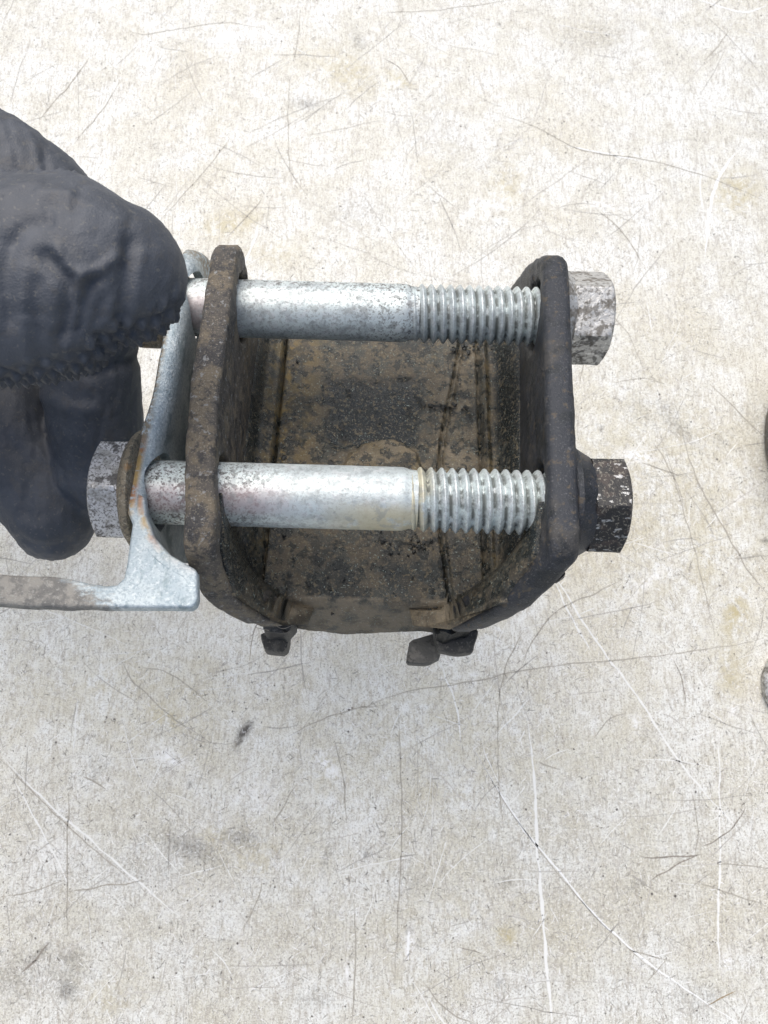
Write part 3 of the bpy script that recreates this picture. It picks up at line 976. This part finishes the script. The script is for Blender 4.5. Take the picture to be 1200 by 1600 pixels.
# ---- bent metal tabs and torn rubber poking out below
def lump(name, px, depth_z, thick, mat, seed, amp=.5, y_out=None):
    """extruded ragged outline given in photo pixels at mount height depth_z"""
    pts = [L(u, v, depth_z) for u, v in px]
    for _ in range(1):                       # cut the corners round
        pts = [q for i in range(len(pts)) for q in (pts[i].lerp(pts[(i + 1) % len(pts)], .10), pts[i].lerp(pts[(i + 1) % len(pts)], .90))]
    c = sum(pts, Vector()) / len(pts)
    rings = []
    n = len(pts) * 4
    loop = []
    for i in range(len(pts)):
        for k in range(4):
            loop.append(pts[i].lerp(pts[(i + 1) % len(pts)], k / 4))
    for t, s in ((0, .5), (0.02, .93), (.12, .98), (.3, 1), (.7, 1), (.9, .95), (1, .75)):
        ring = []
        for p in loop:
            q = c + (p - c) * s
            q.z = depth_z - thick * t
            q += Vector((nz(q, .5, seed), nz(q, .5, seed + 4), nz(q, .6, seed + 8))) * amp
            ring.append(tuple(q))
        rings.append(ring)
    V, F = loft(rings)
    o = link(name, mesh_from(V, F, name), mat, mount, 24)
    return o
M['tab_grey'] = layered('grey_tab', (.085, .085, .08), .55, .1, [((.16, .155, .14), .6, 0, .3, .46, .64, .8), ((.03, .03, .03), .5, 0, .6, .58, .70, .8)], (.1, [(.8, .7), (2.4, .5)]))
lump('metal_tab', [(405, 988), (452, 986), (450, 1012), (442, 1019), (412, 1015)], -40, 5, M['tab'], 1, .25)
lump('metal_tab', [(640, 1000), (690, 985), (688, 1028), (668, 1038), (634, 1036)], -41.5, 3, M['tab_grey'], 5, .12)
lump('metal_tab', [(676, 975), (690, 986), (715, 992), (738, 988), (744, 978), (748, 986), (740, 1018), (716, 1022), (682, 1016)], -35.5, 3.6, M['tab'], 9, .14)
lump('torn_rubber', [(690, 962), (700, 930), (716, 925), (728, 950), (738, 985), (700, 994), (682, 985)], -30, 8, M['goo'], 13, .9)
lump('torn_rubber', [(408, 962), (425, 945), (448, 950), (462, 972), (448, 990), (412, 985)], -33, 7, M['tab'], 19, .9)
lump('torn_rubber', [(868, 893), (882, 884), (884, 898), (874, 906)], -12, 3, M['goo'], 23, .4)

# crumbs of hardened grease stuck to the floor and seams
def crumbs():
    rnd = random.Random(5)
    V, F = [], []
    spots = [(rnd.uniform(400, 800), rnd.uniform(545, 935)) for _ in range(70)]
    spots += [(rnd.gauss(745, 14), rnd.gauss(950, 12)) for _ in range(40)] + [(rnd.gauss(700, 12), rnd.gauss(960, 12)) for _ in range(40)] + [(rnd.gauss(440, 22), rnd.gauss(955, 12)) for _ in range(40)]
    spots += [(rnd.gauss(690, 25), rnd.gauss(636, 5)) for _ in range(34)] + [(rnd.gauss(655, 20), rnd.gauss(850, 8)) for _ in range(30)] + [(rnd.uniform(700, 830), rnd.gauss(545, 4)) for _ in range(40)]
    for (u, v) in spots:
        p = L(u, v, ZF + .6)
        if p.y < -33.4:
            p.z = ZF - 1.2 - (-33.4 - p.y) * 1.2
            p.y = max(p.y, -35.5)
        r = min(abs(rnd.gauss(.16, .16)) + .08, .6)
        b = len(V)
        for k in range(2):
            pass
        ringz = [(-1, .7), (-.2, 1.1), (.3, .6)]
        for (zz, rr) in ringz:
            for t in range(6):
                th = t * math.pi / 3 + rnd.uniform(-.3, .3)
                q = rnd.uniform(.5, 1.7) * r * rr
                V.append((p.x + q * math.cos(th), p.y + q * math.sin(th), p.z + zz * r * .8))
        for a in range(2):
            for t in range(6):
                F.append((b + a * 6 + t, b + a * 6 + (t + 1) % 6, b + a * 6 + 6 + (t + 1) % 6, b + a * 6 + 6 + t))
        F.append(tuple(b + 12 + t for t in range(6)))
        F.append(tuple(b + t for t in range(6))[::-1])
    me = bpy.data.meshes.new('crumbs')
    me.from_pydata([tuple(c * S for c in v) for v in V], [], F)
    o = link('grease_crumbs', me, M['goo'], mount, 60)
    o['kind'] = 'stuff'
crumbs()

# fine lint hairs caught on the lower corner
def hair(px, z, r=.07):
    pts = polyline([L(u, v, z) for u, v in px], 30)
    rings = []
    for i, p in enumerate(pts):
        d = (pts[min(i + 1, 29)] - pts[max(i - 1, 0)]).normalized()
        a = d.orthogonal().normalized()
        b = d.cross(a)
        rings.append([tuple(p + (a * math.cos(t * math.tau / 5) + b * math.sin(t * math.tau / 5)) * r) for t in range(5)])
    return loft(rings)
V, F = [], []
for px in ([(452, 952), (425, 962), (402, 975), (394, 1000), (390, 1032)], [(455, 965), (430, 968), (408, 972)], [(460, 975), (440, 982), (415, 966), (404, 958)], [(420, 985), (400, 978), (440, 960), (470, 962)]):
    v_, f_ = hair(px, -25.5 + random.uniform(-1, 1))
    F += [tuple(i + len(V) for i in f) for f in f_]
    V += v_
link('lint_hair', mesh_from(V, F, 'lint'), M['lint'], mount, 60)

# ================================================================== gloved hand
def hand():
    def tube(pts, nring=40, nseg=28):
        """pts: (u, v, depth, r across, r along depth)"""
        C = [P(u, v, d) for u, v, d, a, b in pts]
        rad = [Vector((a, b, 0)) for u, v, d, a, b in pts]
        cc, rr = polyline(C, nring), polyline(rad, nring)
        rings = []
        for i, p in enumerate(cc):
            d = (cc[min(i + 1, nring - 1)] - cc[max(i - 1, 0)]).normalized()
            side = d.cross(FWD).normalized()
            dep = side.cross(d).normalized()
            rings.append((p, d, side, dep, rr[i].x, rr[i].y))
        out = []
        def ring(p, side, dep, a, b):
            return [tuple(p + side * a * math.cos(t * math.tau / nseg) + dep * b * math.sin(t * math.tau / nseg)) for t in range(nseg)]
        p, d, s_, e, a, b = rings[0]
        for k in range(6, 0, -1):
            q = k / 6.3 * math.pi / 2
            out.append(ring(p - d * max(a, b) * math.sin(q), s_, e, a * math.cos(q), b * math.cos(q)))
        for p, d, s_, e, a, b in rings:
            out.append(ring(p, s_, e, a, b))
        p, d, s_, e, a, b = rings[-1]
        for k in range(1, 7):
            q = k / 6.3 * math.pi / 2
            out.append(ring(p + d * max(a, b) * .95 * math.sin(q), s_, e, a * math.cos(q), b * math.cos(q)))
        return loft(out)
    V, F = [], []
    def add(pts, **k):
        v_, f_ = tube(pts, **k)
        F.extend(tuple(i + len(V) for i in f) for f in f_)
        V.extend(v_)
    # thumb, lying over the bracket
    add([(-560, 330, 122, 17, 15), (-330, 400, 116, 17, 14), (-120, 432, 116, 16.6, 13), (0, 436, 116, 15.8, 12.2), (90, 430, 117, 15.2, 12), (138, 424, 117, 14.2, 11.6), (172, 425, 117.5, 12.2, 10.5), (188, 427, 118, 10.6, 9.5)])
    # index finger, passing behind the thumb and curling under
    add([(-420, 90, 150, 12.5, 12), (-250, 140, 150, 12, 12), (-75, 240, 149, 12.5, 11.5), (62, 335, 150, 12, 11), (122, 445, 155, 11, 10.5), (140, 560, 162, 10.3, 10), (150, 670, 166, 10, 9.6), (158, 745, 168, 9.0, 8.6)])
    # middle, ring and little fingers below it
    add([(-440, 290, 170, 12, 12), (-260, 380, 172, 11.5, 11.5), (-130, 470, 172, 12.5, 11), (-22, 588, 171, 12.2, 10.4), (25, 705, 170, 10.8, 10), (84, 812, 169, 9.4, 8.8)])
    add([(-460, 460, 186, 12, 12), (-300, 540, 190, 11, 11), (-190, 640, 189, 10.5, 10.5), (-120, 740, 187, 10, 10), (-62, 822, 185, 8.8, 8.8)])
    add([(-480, 620, 196, 10.5, 10.5), (-350, 700, 200, 10, 10), (-270, 780, 200, 9, 9), (-220, 850, 199, 8, 8)])
    # palm and wrist, out of the frame
    add([(-900, 330, 175, 28, 24), (-760, 330, 170, 32, 24), (-620, 340, 165, 38, 24), (-480, 360, 168, 34, 24)])
    add([(-700, 300, 145, 20, 18), (-560, 320, 135, 20, 18), (-420, 360, 130, 16, 15)])
    me = mesh_from(V, F, 'hand')
    ob = bpy.data.objects.new('tmp', me)
    COL.objects.link(ob)
    md = ob.modifiers.new('r', 'REMESH')
    md.mode = 'VOXEL'
    md.voxel_size = 0.62 * S
    md = ob.modifiers.new('s', 'SMOOTH')
    md.factor = .5
    md.iterations = 14
    me = eval_mesh(ob)
    drop(ob)
    me.materials.clear()
    n = len(me.vertices)
    co = np.empty(n * 3, np.float32)
    me.vertices.foreach_get('co', co)
    co = co.reshape(-1, 3).astype(float) / S
    no = np.empty(n * 3, np.float32)
    me.vertices.foreach_get('normal', no)
    no = no.reshape(-1, 3).astype(float)
    q = co - np.array(CAM)
    d = q @ np.array(FWD)
    U = 600 + FPX * (q @ np.array(RIGHT)) / d
    Vp = 800 - FPX * (q @ np.array(UP)) / d
    face = -(no @ np.array(FWD))
    thumb = (d < 131) & (U > -350)
    disp = np.zeros(n)
    def seg(px):
        best = np.full(n, 1e9)
        for (x0, y0), (x1, y1) in zip(px, px[1:]):
            dx, dy = x1 - x0, y1 - y0
            t = np.clip(((U - x0) * dx + (Vp - y0) * dy) / (dx * dx + dy * dy), 0, 1)
            best = np.minimum(best, np.hypot(U - x0 - t * dx, Vp - y0 - t * dy))
        return best
    folds = [([(70, 398), (88, 420), (108, 440), (112, 470), (102, 520)], 12, -1.5), ([(88, 388), (108, 418), (128, 430)], 9, .9), ([(128, 430), (158, 420), (182, 402)], 9, .8), ([(122, 440), (118, 490), (104, 540)], 8, 1.0), ([(146, 440), (132, 470), (122, 515)], 10, -1.1),
             ([(203, 380), (198, 430), (190, 490)], 11, -1.0), ([(222, 400), (214, 460), (200, 500)], 11, .45), ([(20, 370), (40, 350), (70, 345)], 12, -.7), ([(15, 380), (5, 430), (12, 500)], 12, -.8), ([(40, 420), (34, 480), (42, 560)], 12, .5), ([(60, 440), (56, 500), (62, 560)], 11, -.6),
             ([(80, 318), (100, 330), (120, 322)], 9, -.5), ([(60, 300), (85, 296), (110, 300)], 8, .6), ([(70, 320), (78, 345)], 7, -.6), ([(-40, 400), (-30, 470), (-50, 540)], 14, -.8), ([(160, 470), (150, 510), (158, 540)], 9, -.7), ([(172, 470), (168, 515)], 8, .5), ([(0, 300), (30, 290), (60, 284)], 8, .6)]
    for px, wd, am in folds:
        disp += np.where(thumb & (face > .1), .72 * am * np.exp(-(seg(px) / wd) ** 2), 0)
    # folds of the fingers below and of the hand behind
    low = (~thumb)
    for px, wd, am in [([(75, 200), (72, 230), (68, 270)], 7, -.25), ([(20, 180), (50, 215), (60, 260)], 10, .3), ([(85, 570), (140, 585), (210, 560)], 12, -1.0), ([(70, 620), (110, 640), (150, 640)], 12, .6), ([(15, 690), (50, 740), (40, 800)], 12, -.6), ([(60, 700), (100, 760)], 9, .4), ([(30, 840), (70, 860), (110, 850)], 8, -.4)]:
        disp += np.where(low, am * np.exp(-(seg(px) / wd) ** 2), 0)
    wr = np.array([noise.noise(Vector(c) * .09) * .35 + noise.noise(Vector((c[0] * .16, c[1] * .07, c[2] * .16)) + Vector((9, 3, 1))) * .5 + noise.noise(Vector(c) * .5 + Vector((4, 4, 4))) * .10 for c in co])
    disp += wr
    for sd, fr, am in ((31, .13, .13), (57, .30, .09)):
        fine = np.array([noise.noise(Vector((c[0] * fr + sd, c[1] * fr * .55 + sd, c[2] * fr))) for c in co])
        disp -= am * np.exp(-(fine / .07) ** 2)
    # raised diamond grip on the pad side: reads along the outline of the thumb
    su = (co @ np.array(RIGHT)) / 3.3
    sv = (co @ np.array(FWD)) / 2.8
    tri = lambda t: np.abs((t % 1.0) - .5) * 2
    dia = np.minimum(tri(su + sv), tri(su - sv))
    edge = np.clip((.62 - face) / .35, 0, 1)
    vdir = no @ np.array(UP)
    grip = np.where(thumb, edge * np.clip((-vdir - .1) * 1.6, 0, 1), 0) + np.where(thumb & (U < 120) & (vdir > 0), edge * .6, 0)
    disp += (dia - .35) * 2.1 * grip
    disp += np.where(low, (dia - .4) * .22, 0)
    co2 = co + no * disp[:, None]
    me.vertices.foreach_set('co', (co2 * S).astype(np.float32).ravel())
    me.update()
    m = NT('black_nitrile')
    n1 = m.noise(.10, 5, .6)
    c = m.mix(m.step(n1, .4, .66), (.052, .060, .075), (.074, .083, .100))
    c = m.mix(m.step(m.noise(1.2, 3, .6), .68, .76, .5), c, (.16, .155, .14))
    c = m.mix(m.step(m.noise(.3, 6, .7, m.mapped((8, 2, 5))), .56, .72, .45), c, (.085, .082, .078))
    m.set(c, m.mixf(n1, .54, .7), 0, .75)
    m.bump(m.math('ADD', m.noise(.8, 4, .6), m.math('MULTIPLY', m.noise(3.2, 4, .6), .35)), .09)
    o = link('gloved_hand', me, m.m, None, None)
    me.shade_smooth()
    return tag(o, 'hand in a wrinkled black nitrile glove pinching the bracket at the left edge', 'gloved hand')
hand()

# ================================================================== two things cut off by the right edge
def lathe_z(name, spec, n, loc, mat, seed):
    rings = []
    for (r, z) in spec:
        rings.append([(max(.05, r + nz((r * math.cos(t * math.tau / n), r * math.sin(t * math.tau / n), z), .2, seed) * .3) * math.cos(t * math.tau / n), max(.05, r) * math.sin(t * math.tau / n), z) for t in range(n)])
    V, F = loft(rings)
    o = link(name, mesh_from(V, F, name), mat, None, 35)
    o.location = loc * S
    return o
e = T(1195.5, 700, 4)
o = lathe_z('rubber_bushing', [(12, .12), (46, .12), (48, 1.5), (49, 6), (49, 22), (47.5, 25), (40, 26), (30, 25), (28, 22), (14, 22), (12, 20)], 96, Vector((e.x + 49.3, e.y, 0)), M['plate_left'], 4)
tag(o, 'dark round bushing barely showing at the right edge beside the lower nut', 'bushing')
e = T(1188.5, 1074, .8)
o = lathe_z('flange_nut', [(5, .12), (14.2, .12), (15.0, .8), (15.0, 3.2), (14.0, 4.4), (11, 5.6), (10.2, 6.5), (10.0, 11), (9, 12), (6, 12), (5, 11)], 72, Vector((e.x + 15.3, e.y, 0)), M['nut_upper'], 8)
tag(o, 'small grey round washer head barely showing at the right edge, below the bushing', 'nut')
